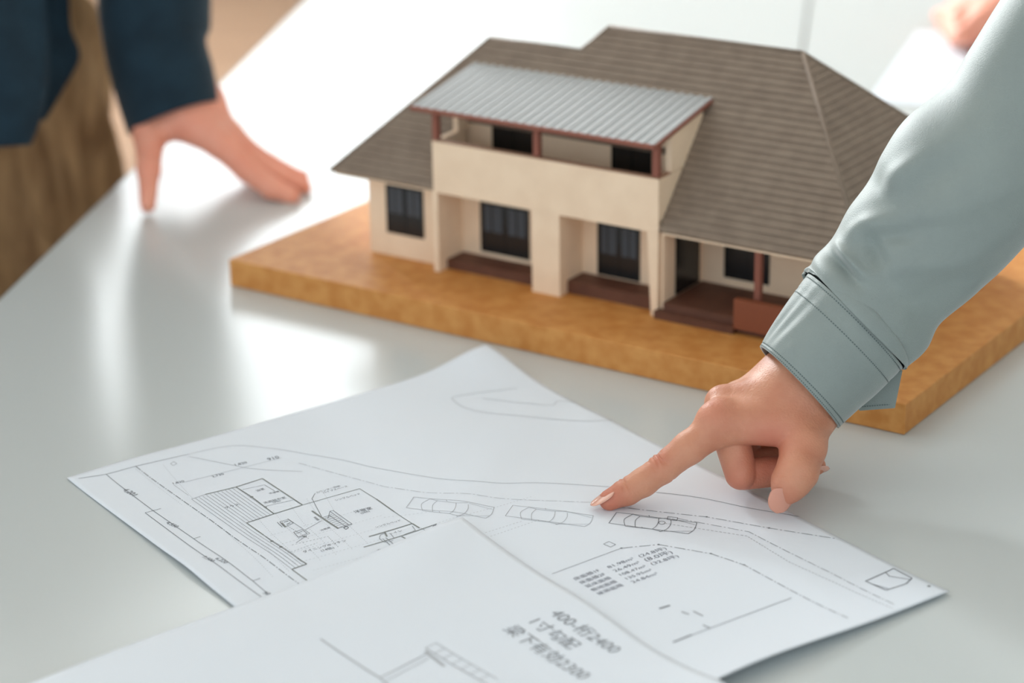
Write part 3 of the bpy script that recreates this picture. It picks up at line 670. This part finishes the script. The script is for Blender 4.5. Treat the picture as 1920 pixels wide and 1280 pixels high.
def nail(base, tip, normal, width, arc, parent, p0, lift=0.0, m=M_NAIL):
    """curved almond nail plate, base/tip in cm"""
    base, tip = np.array(base), np.array(tip); d = tip-base; L = np.linalg.norm(d); d /= L; n = nrm(np.array(normal)-d*np.dot(normal, d)); s = np.cross(d, n); VV, FF = [], []
    ny, nx = 14, 10
    for th_ in (0.0, -.045):
        for i in range(ny+1):
            y = i/ny; w = width/2*(math.sqrt(max(0, 1-((.35-y)/.36)**2))*.9+.1 if y < .35 else math.sqrt(max(0, 1-((y-.35)/.652)**2.6)))
            for j in range(nx+1):
                x = (j/nx*2-1); VV.append((base+d*L*y+s*x*w+n*(lift+th_*(1-.5*y)-arc*(x*w)**2-.10*L*(y-.4)**2))/100-p0)
    k_ = (ny+1)*(nx+1)
    for i in range(ny):
        for j in range(nx):
            a = i*(nx+1)+j; q = (a, a+1, a+nx+2, a+nx+1); FF.append(q); FF.append(tuple(k_+x for x in q[::-1]))
    rg = [j for j in range(nx+1)]+[i*(nx+1)+nx for i in range(1, ny+1)]+[ny*(nx+1)+j for j in range(nx-1, -1, -1)]+[i*(nx+1) for i in range(ny-1, 0, -1)]
    for a, b in zip(rg, rg[1:]+rg[:1]): FF.append((b, a, a+k_, b+k_))
    return mesh_obj('fingernail', VV, FF, m, parent, True)
nail(hp(1153, 917, .28), hp(1108, 948, .22), dors+.4*CB, 1.02, .42, pr, PR0, .12)
nail(hp(1473, 916, 2.35), hp(1455, 961, 1.95), CB+.25*CR-.1*CU, 1.35, .42, pr, PR0, .1, mat('nail_thumb_shaded', (216, 150, 130), .3, .5, sss=.15))  # thumb nail: darker pink, the shade on it is put into the colour
nail(hp(1519, 887, -.35), hp(1556, 879, -.45), -CU*.8+CB*.5, .82, .45, pr, PR0, .02)
# shirt sleeve and cuff
SL = [((1425, 648), (1570, 801)), ((1442, 616), (1608, 766)), ((1472, 570), (1643, 736)), ((1514, 512), (1690, 689)), ((1520, 502), (1697, 682)), ((1534, 478), (1737, 645)), ((1563, 446), (1764, 600)), ((1592, 394), (1828, 545)), ((1626, 348), (1874, 505)), ((1657, 289), (1924, 452)), ((1702, 223), (1985, 385)), ((1780, 157), (2040, 310)), ((1822, 92), (2082, 235)), ((1884, -8), (2134, 150)), ((1975, -140), (2225, 20)), ((2085, -300), (2320, -150)), ((2230, -520), (2460, -390))]
SD = [-1.5, -1.5, -1.45, -1.4, -1.4, -1.2, -1.0, -.6, -.2, .2, .6, 1, 1.3, 1.8, 2.4, 3, 3.5]
HB = [1.0, 1.0, .97, .93, .93, .88, .86, .86, .86, .86, .88, .9, .9, .9, .95, 1, 1]
def ring_rows(i0, i1, n):
    rows_ = []
    for (l, r), d, hb_ in list(zip(SL, SD, HB))[i0:i1]:
        a, b = hp(l[0], l[1], d)/100, hp(r[0], r[1], d)/100; rows_.append(np.concatenate([(a+b)/2, (b-a)/2, [hb_]]))
    if i1 >= len(SL):                              # on up to the shoulder seam
        for c, sc in (((.455, 1.28, .45), 1.0), ((.53, 1.295, .515), 1.05)): rows_.append(np.concatenate([c, rows_[-1][3:6]*sc, [1.0]]))
    R_ = resample(rows_, n); out = []
    for i in range(n):
        c, a, hb_ = R_[i, :3], R_[i, 3:6], R_[i, 6]
        t = nrm(R_[min(i+1, n-1), :3]-R_[max(i-1, 0), :3]); a = a; b = nrm(np.cross(t, a))
        if np.dot(b, CB) < 0: b = -b
        out.append((c-PR0, a, b*np.linalg.norm(a)*hb_))
    return out
def gau(x, c, w): return math.exp(-((x-c)/w)**2)
# theta: 0 = right/lower edge, pi = left/upper edge, pi/2 = facing the camera
def cuff_disp(s, t):
    d = .012*math.sin(t*3+1)+.006*gau(s, .0, .06)
    for c, w, am, sk in ((2.55, .09, -.030, .35), (2.78, .08, -.028, .3), (2.36, .08, .016, .4), (2.95, .09, .016, .2)): d += am*gau(t+sk*(s-.5), c, w)*gau(s, .52, .38)
    d += .02*gau(t, 2.2, .1)*gau(s, .3, .08)-.006*(gau(s, .1, .012)+gau(s, .83, .012)+gau(s, .94, .012))
    return d
cr_ = ring_rows(0, 4, 60)
cuff = tube('cuff', cr_, M_SHIRT, pr, 144, cuff_disp, .0016)
def sleeve_disp(s, t):
    d = .02*math.sin(2*t+3*s)+.055*gau(s, .035, .035)
    s *= 15/13.0
    d += .016*math.sin(26*t)*gau(s, .014, .022)*(1 if t > 1.9 else .2)                                      # gathers at the seam
    for sc, tc, sw, tw, am, sk in FOLDS: d += am*gau(t-sk*(s-sc), tc, tw)*gau(s-.0*t, sc, sw)
    return d
# folds of the bent sleeve: place along the arm, place around it, lengths, height, slant
FOLDS = [(.125, 2.55, .035, .55, .06, 2), (.178, 2.30, .020, .34, -.15, 6), (.218, 2.36, .020, .34, .14, 7), (.272, 2.08, .028, .26, -.15, 9), (.31, 2.42, .05, .20, .10, -3), (.335, 2.02, .055, .20, -.11, -4), (.40, 2.65, .03, .4, -.07, 5), (.45, 2.40, .055, .22, .09, -3), (.49, 2.02, .06, .22, -.09, -3), (.56, 2.5, .05, .5, -.06, 4),
         (.27, 1.66, .09, .18, .05, -5), (.45, 1.60, .09, .18, .04, -5), (.18, .75, .09, .3, -.06, 2), (.12, .30, .05, .4, .05, 0), (.30, .55, .06, .3, .05, 3), (.10, 1.5, .05, .35, .035, 0), (.24, 1.2, .14, .2, -.035, -3), (.40, 1.0, .12, .2, .04, -2)]
sl_ = ring_rows(3, len(SL), 172)
slv = tube('sleeve', sl_, M_SHIRT, pr, 144, sleeve_disp)
def stitches(rings, s_, disp, name, t0=.2, t1=3.2, step=.045, w=.0006, frac=.62):
    i = s_*(len(rings)-1); i0 = int(i); c, a, b = rings[i0]; VV, FF = [], []; t = t0
    def P(tt, ds): kk = 1+disp(s_, tt)+.0035; return c+(a*math.cos(tt)+b*math.sin(tt))*kk+tn*ds
    tn = nrm(rings[min(i0+2, len(rings)-1)][0]-rings[max(i0-2, 0)][0])
    while t < t1:
        n = len(VV); e = t+step*frac
        for tt in (t, (t+e)/2, e): VV += [P(tt, -w/2), P(tt, w/2)]
        FF += [(n, n+2, n+3, n+1), (n+2, n+4, n+5, n+3)]; t += step
    mesh_obj(name, VV, FF, M_THREAD, cuff)
for q in (.045, .115, .80, .955): stitches(cr_, q, cuff_disp, 'stitching')
# open cuff end hanging behind the wrist
FLP = [hp(1692, 694, -2.2), hp(1678, 764, -2.6), hp(1612, 769, -2.9), hp(1580, 735, -3.2), hp(1640, 690, -3.2)]
n_ = nrm(np.cross(FLP[1]-FLP[0], FLP[2]-FLP[0])); VV = [p/100-PR0 for p in FLP]+[(p-n_*.12)/100-PR0 for p in FLP]
flap = mesh_obj('cuff_tab', VV, [(0, 1, 2, 3, 4), (9, 8, 7, 6, 5)]+[(i, i+5, (i+1) % 5+5, (i+1) % 5) for i in range(5)], M_SHIRT, pr)
nf = n_ if np.dot(n_, CB) > 0 else -n_
VV, FF = [], []
for a, b in ((FLP[0], FLP[1]), (FLP[1], FLP[2])):
    inn = nrm(np.mean(FLP, 0)-(a+b)/2)*.22
    for q in np.arange(.04, .96, .07):
        p0_, p1_ = a+(b-a)*q+inn, a+(b-a)*(q+.045)+inn; n = len(VV); VV += [(x+nf*.13)/100-PR0 for x in (p0_-inn*.12, p1_-inn*.12, p1_+inn*.12, p0_+inn*.12)]; FF.append((n, n+1, n+2, n+3))
mesh_obj('stitching', VV, FF, M_THREAD, flap)
# shirt body, trousers (outside the frame, the person leans over the table from the right)
def figure(parent, p0, sh_r, sh_l, hip, feet, mt, mb, skip_r=False, other_hand=None):
    hip = np.array(hip); mid = (sh_r+sh_l)/2
    lo_ = np.min([sh_r, sh_l, hip], 0)-30; hi_ = np.max([sh_r, sh_l, hip], 0)+30; g = Field(lo_, hi_, 1.3)
    g.chain([sh_r, sh_l], [6.5, 6.5], 4); ac = nrm(sh_l-sh_r)
    for k in (-1, 1): g.chain([mid+ac*k*9-np.array([0, 0, 6]), hip+ac*k*7+np.array([0, 0, 2])], [11, 11.5], 8)
    if other_hand is not None: g.chain([sh_l, (sh_l+other_hand)/2+np.array([3, -3, -4]), other_hand], [6.2, 5.4, 4.2], 3)
    v, q = g.mesh(2); np_mesh('shirt', [(v/100-p0, q)], mt, parent)
    lo_ = np.minimum(hip, np.min(feet, 0))-20; hi_ = np.maximum(hip, np.max(feet, 0))+22; lo_[2] = FZ*100+1; g = Field(lo_, hi_, 1.3)
    for k, ft in ((-1, feet[0]), (1, feet[1])):
        g.chain([hip+ac*k*8, (hip+ac*k*8+ft)/2+np.array([0, 0, 2]), np.array(ft)+np.array([0, 0, 5])], [11, 8, 5.5], 5)
    g.chain([hip-ac*5, hip+ac*5], [12, 12], 6); v, q = g.mesh(2); np_mesh('trousers', [(v/100-p0, q)], mb, parent)
def shoes(parent, p0, feet, face):
    f = nrm([face[0], face[1], 0])
    for ft in feet:
        a = np.array([ft[0], ft[1], FZ*100+4.2]); g = Field(a-22, a+26, .8); g.chain([a-f*5, a+f*9+np.array([0, 0, -.6]), a+f*17+np.array([0, 0, -.8])], [4.2, 3.8, 3.4], 1)
        g.F = np.maximum(g.F, (FZ*100+.1-g.ax[2])[None, None, :]); v, q = g.mesh(1); np_mesh('shoe', [(v/100-p0, q)], M_SHOE, parent)
FR = [np.array([74., 112., FZ*100+6]), np.array([66., 134., FZ*100+6])]
figure(pr, PR0, np.array([50., 130., 50.]), np.array([62., 96., 52.]), (70, 118, 10), FR, M_SHIRT, M_GREYTR, other_hand=np.array([79., 104., 9.]))
shoes(pr, PR0, FR, (-1, .1))

# ================================================================== PERSON IN NAVY, leaning on the table at the left
PL0 = np.array([-.56, 1.90, FZ]); pl_ = empty('person', tuple(PL0)); tag(pl_, 'person in a navy jacket and brown trousers resting a hand on the table edge', 'person')
DH = 1.80
def lp(x, y, dz=0.0): return atd((x, y), DH-dz*.01)*100
KN = [lp(412, 268, .5), lp(425, 262, -1.6), lp(430, 256, -3.6), lp(426, 250, -5.4)]
pts = [lp(200, 100, 6), lp(600, 420, 6), lp(200, 420, -9), lp(620, 80, -9)]
lo = np.min(pts, 0)-2; hi = np.max(pts, 0)+2; lo[2] = -.2; g = Field(lo, hi, .16)
W1 = lp(330, 195, -2)
g.chain([lp(300, 120, -2), W1], [2.2, 2.4], .5); g.chain([lp(305, 205, -2.2), lp(372, 192, -3)], [1.7, 2.1], 1.2)
for i, (kn, w) in enumerate(zip(KN, (lp(352, 226, -.6), lp(362, 216, -2), lp(368, 208, -3.2), lp(366, 206, -4.2)))): g.chain([w, kn], [1.75, 1.12], 1.2)
FT = [[lp(462, 318, .6), lp(508, 352, 1.0), lp(548, 368, 1.2)], [lp(478, 308, -1.4), lp(528, 336, -1.2), lp(570, 350, -1)], [lp(482, 298, -3.4), lp(528, 322, -3.4), lp(566, 334, -3.2)], [lp(468, 288, -5.4), lp(506, 308, -5.6), lp(540, 322, -5.6)]]
for kn, f_ in zip(KN, FT): g.chain([kn]+f_, [1.12, .92, .8, .62], .15, kn, .8, 1.8, kin=.3)
tb = lp(281, 252, -.4); g.chain([lp(302, 222, -1.8), tb, lp(279, 318, 2.0), lp(277, 384, 3.6)], [1.6, 1.25, .85, .62], .4, tb, 1.2, 2.5, kin=.5)
V, F = g.mesh(2)
LSH = np.array([-50., 204., 52.]); LSR = np.array([-68., 170., 54.]); HEADL = np.array([-49., 188., 86.])
hv, hq = head_field(HEADL, (.9, .1))
ar = Field(np.minimum(HEADL-np.array([0, 0, 60]), lp(320, 120, -2))-12, np.maximum(HEADL, LSH)+12, .9); ar.chain([HEADL-np.array([0, 0, 18]), LSH, lp(285, -110, -3), lp(302, 120, -2)], [6, 4.2, 3.2, 2.2], 1); av, aq = ar.mesh(1)
np_mesh('body', [(V/100-PL0, F), (av/100-PL0, aq), (hv/100-PL0, hq)], M_SKINB, pl_, lambda q: np.zeros(len(q)))
head_parts(pl_, PL0, HEADL, (.9, .1), M_SKINB)
# jacket sleeve
JS = [((240, 252), (411, 190)), ((222, 190), (398, 130)), ((206, 130), (384, 76)), ((192, 70), (394, 48)), ((182, 20), (398, 0)), ((176, -60), (402, -70)), ((165, -180), (405, -180)), ((120, -380), (400, -380)), ((60, -560), (330, -560))]
rows_ = []
for l, r in JS:
    a, b = lp(l[0], l[1], -2)/100, lp(r[0], r[1], -2)/100; rows_.append(np.concatenate([(a+b)/2, (b-a)/2]))
R_ = resample(rows_, 90); js = []
for i in range(90):
    t = nrm(R_[min(i+1, 89), :3]-R_[max(i-1, 0), :3]); b = nrm(np.cross(t, R_[i, 3:6])); b = b if np.dot(b, CB) > 0 else -b
    js.append((R_[i, :3]-PL0, R_[i, 3:6], b*np.linalg.norm(R_[i, 3:6])*1.0))
tube('jacket_sleeve', js, M_NAVY, pl_, 72, lambda s, t: .03*math.sin(2*t+9*s)+.05*gau(t-2*s, 1.2, .4)*gau(s, .3, .1)-.06*gau(t-2*s, .8, .3)*gau(s, .22, .08), .003)
# trousers: hips and two legs behind the table edge
TD = 1.93
def tp(x, y, d=TD): return atd((x, y), d)*100
g = Field(np.array([-95., 160., FZ*100+1]), np.array([-22., 225., 24.]), .8)
hipL, hipR = tp(18, 250, 2.0), tp(-40, 270, 1.98)
g.chain([hipL+np.array([0, 0, 8]), hipL-np.array([0, 0, 18]), np.array([-44., 199, -34]), np.array([-46., 204., FZ*100+7])], [8.2, 8.4, 7, 5.8], 4)
g.chain([hipR+np.array([-4, 0, 8]), hipR-np.array([4, 0, 18]), np.array([-52., 178, -34]), np.array([-56., 174., FZ*100+7])], [9, 9, 7.2, 5.8], 3)
g.chain([np.array([-50., 200, 8]), np.array([-60., 196, 6])], [11, 11], 5)
v, q = g.mesh(2)
ph = v[:, 2]*.10+np.arctan2(v[:, 1]-190, v[:, 0]+52)*9; v = v+np.stack([np.sin(ph)*.8+.5*np.sin(ph*2.3+v[:, 2]*.3), np.cos(ph*1.3)*.7, 0*ph], 1)
np_mesh('trousers', [(v/100-PL0, q)], M_KHAKI, pl_)
fl_ = [np.array([-45., 204., FZ*100+6]), np.array([-55., 174., FZ*100+6])]; shoes(pl_, PL0, fl_, (1, 0.05))
# jacket: torso hanging open at the front
JT = 1.80
JR = [(118, -420), (122, -260), (126, -120), (130, 0), (134, 55), (150, 106), (118, 170), (86, 225)]
def prof(name, outline, dep, thick, x_left, m, waves):
    """front panel of the jacket: curved cloth running from its free edge back around the body"""
    Rr = resample(np.array(outline, float), 40); VV, FF = [], []; nj = 26
    for k in (0, 1):
        for i in range(40):
            for j in range(nj+1):
                f = j/nj; x = Rr[i, 0]+(x_left-Rr[i, 0])*f; y = Rr[i, 1]+f*(28 if i > 25 else 6)*((i-25)/14 if i > 25 else 1)
                d = dep+.10*math.sin(f*1.3)*(-.35)+.012*math.sin(f*waves+i*.09)+k*thick
                VV.append(atd((x, y), d)-PL0)
    n = 40*(nj+1)
    for i in range(39):
        for j in range(nj):
            a = i*(nj+1)+j; q = (a, a+1, a+nj+2, a+nj+1); FF.append(q); FF.append(tuple(n+x for x in q[::-1]))
    rg = list(range(nj+1))+[i*(nj+1)+nj for i in range(1, 40)]+[39*(nj+1)+j for j in range(nj-1, -1, -1)]+[i*(nj+1) for i in range(38, 0, -1)]
    for a, b in zip(rg, rg[1:]+rg[:1]): FF.append((b, a, a+n, b+n))
    return mesh_obj(name, VV, FF, m, pl_, True)
prof('jacket_front', JR, JT, .006, -330, M_NAVY, 9)
prof('jacket_front', [(70, -420), (76, -260), (80, -120), (86, 0), (92, 80), (92, 150), (80, 215), (58, 272)], JT-.05, .006, -330, M_NAVY, 11)
g = Field(np.array([-100., 150., 2.]), np.array([-28., 230., 70.]), 1.2)
mid = (LSH+LSR)/2; g.chain([LSH, LSR], [7, 7], 4)
for c0, c1 in ((LSH*.65+LSR*.35, np.array([-50., 196., 14])), (LSH*.35+LSR*.65, np.array([-58., 180., 14]))): g.chain([c0-np.array([0, 0, 6]), c1], [10.5, 10.5], 6)
g.chain([LSR, np.array([-84., 164., 26.]), np.array([-72., 178., 7.])], [6, 5.2, 4.6], 3)
g.chain([LSH, lp(270, -430, -3)], [6.5, 5.6], 3)
v, q = g.mesh(2); np_mesh('jacket', [(v/100-PL0, q)], M_NAVY, pl_)

# ================================================================== THIRD PERSON: hand on a sheet at the far right
PT0 = np.array([.95, 2.45, FZ]); pt = empty('person', tuple(PT0)); tag(pt, 'person whose blurred hand rests at the far end of the table, top right', 'person')
def q3(x, y, z): p = onz((x, y), z*.01); return p*100
g = Field(np.array([36., 205., -.2]), np.array([66., 252., 9.]), .22)
WR = q3(1925, 8, 3.2); K3 = [q3(1838, 46, 3.0), q3(1842, 30, 3.2), q3(1852, 16, 3.2), q3(1868, 4, 2.8)]
for kn in K3: g.chain([WR, kn], [2.2, 1.2], 1.0)
for kn, f_ in zip(K3, ([q3(1806, 66, 2.2), q3(1786, 70, .9)], [q3(1800, 48, 2.4), q3(1772, 52, .9)], [q3(1802, 28, 2.4), q3(1762, 30, .9)], [q3(1822, 10, 2.2), q3(1788, 12, .9)])): g.chain([kn]+f_, [1.15, .95, .75], .2, kn, .8, 1.6)
g.chain([WR, q3(1868, 70, 2.0), q3(1838, 78, .9)], [1.9, 1.2, .8], .6)
fa = np.array([88., 236., 22.]); V, F = g.mesh(2)
H3 = np.array([100., 240., 84.]); hv, hq = head_field(H3, (-1, -.1)); ar = Field(np.minimum(WR, fa)-9, np.maximum(H3, fa)+10, .8); ar.chain([WR, fa, np.array([100., 234., 50.]), H3-np.array([0, 0, 18])], [2.4, 3.6, 4.5, 6], 1); av, aq = ar.mesh(1)
np_mesh('body', [(V/100-PT0, F), (av/100-PT0, aq), (hv/100-PT0, hq)], M_SKINB, pt, lambda q: np.zeros(len(q)))
head_parts(pt, PT0, H3, (-1, -.1), M_SKINB)
s3 = [(WR+(fa-WR)*.2)/100, fa/100, np.array([1.0, 2.36, .48])]; rr = [.036, .05, .065]; rings3 = []
for c, r_ in zip(resample(s3, 24), np.interp(np.linspace(0, 2, 24), [0, 1, 2], rr)): rings3.append((c-PT0, np.array([0, r_, 0]), nrm([-.5, 0, .86])*r_))
tube('sleeve', rings3, M_WHITE, pt, 36, lambda s, t: .04*math.sin(3*t+14*s), .002)
F3 = [np.array([106., 232., FZ*100+6]), np.array([108., 256., FZ*100+6])]
figure(pt, PT0, np.array([101., 258., 48.]), np.array([100., 226., 48.]), (106, 243, 10), F3, M_WHITE, M_GREYTR, other_hand=np.array([111., 255., 9.])); shoes(pt, PT0, F3, (-1, 0))
c0, c1, c2 = onz((1640, 165)), onz((1700, 66)), onz((1850, 70)); cc = [onz((1628, 190)), onz((1720, 60)), onz((1990, 72)), onz((1960, 215))]
VV = [(p[0], p[1], .0004) for p in cc]+[(p[0], p[1], .0008) for p in cc]
tag(mesh_obj('paper_sheet', VV, [(3, 2, 1, 0), (4, 5, 6, 7), (0, 1, 5, 4), (1, 2, 6, 5), (2, 3, 7, 6), (3, 0, 4, 7)], M_PAPER), 'blank white sheet under the blurred hand at the far right', 'paper')
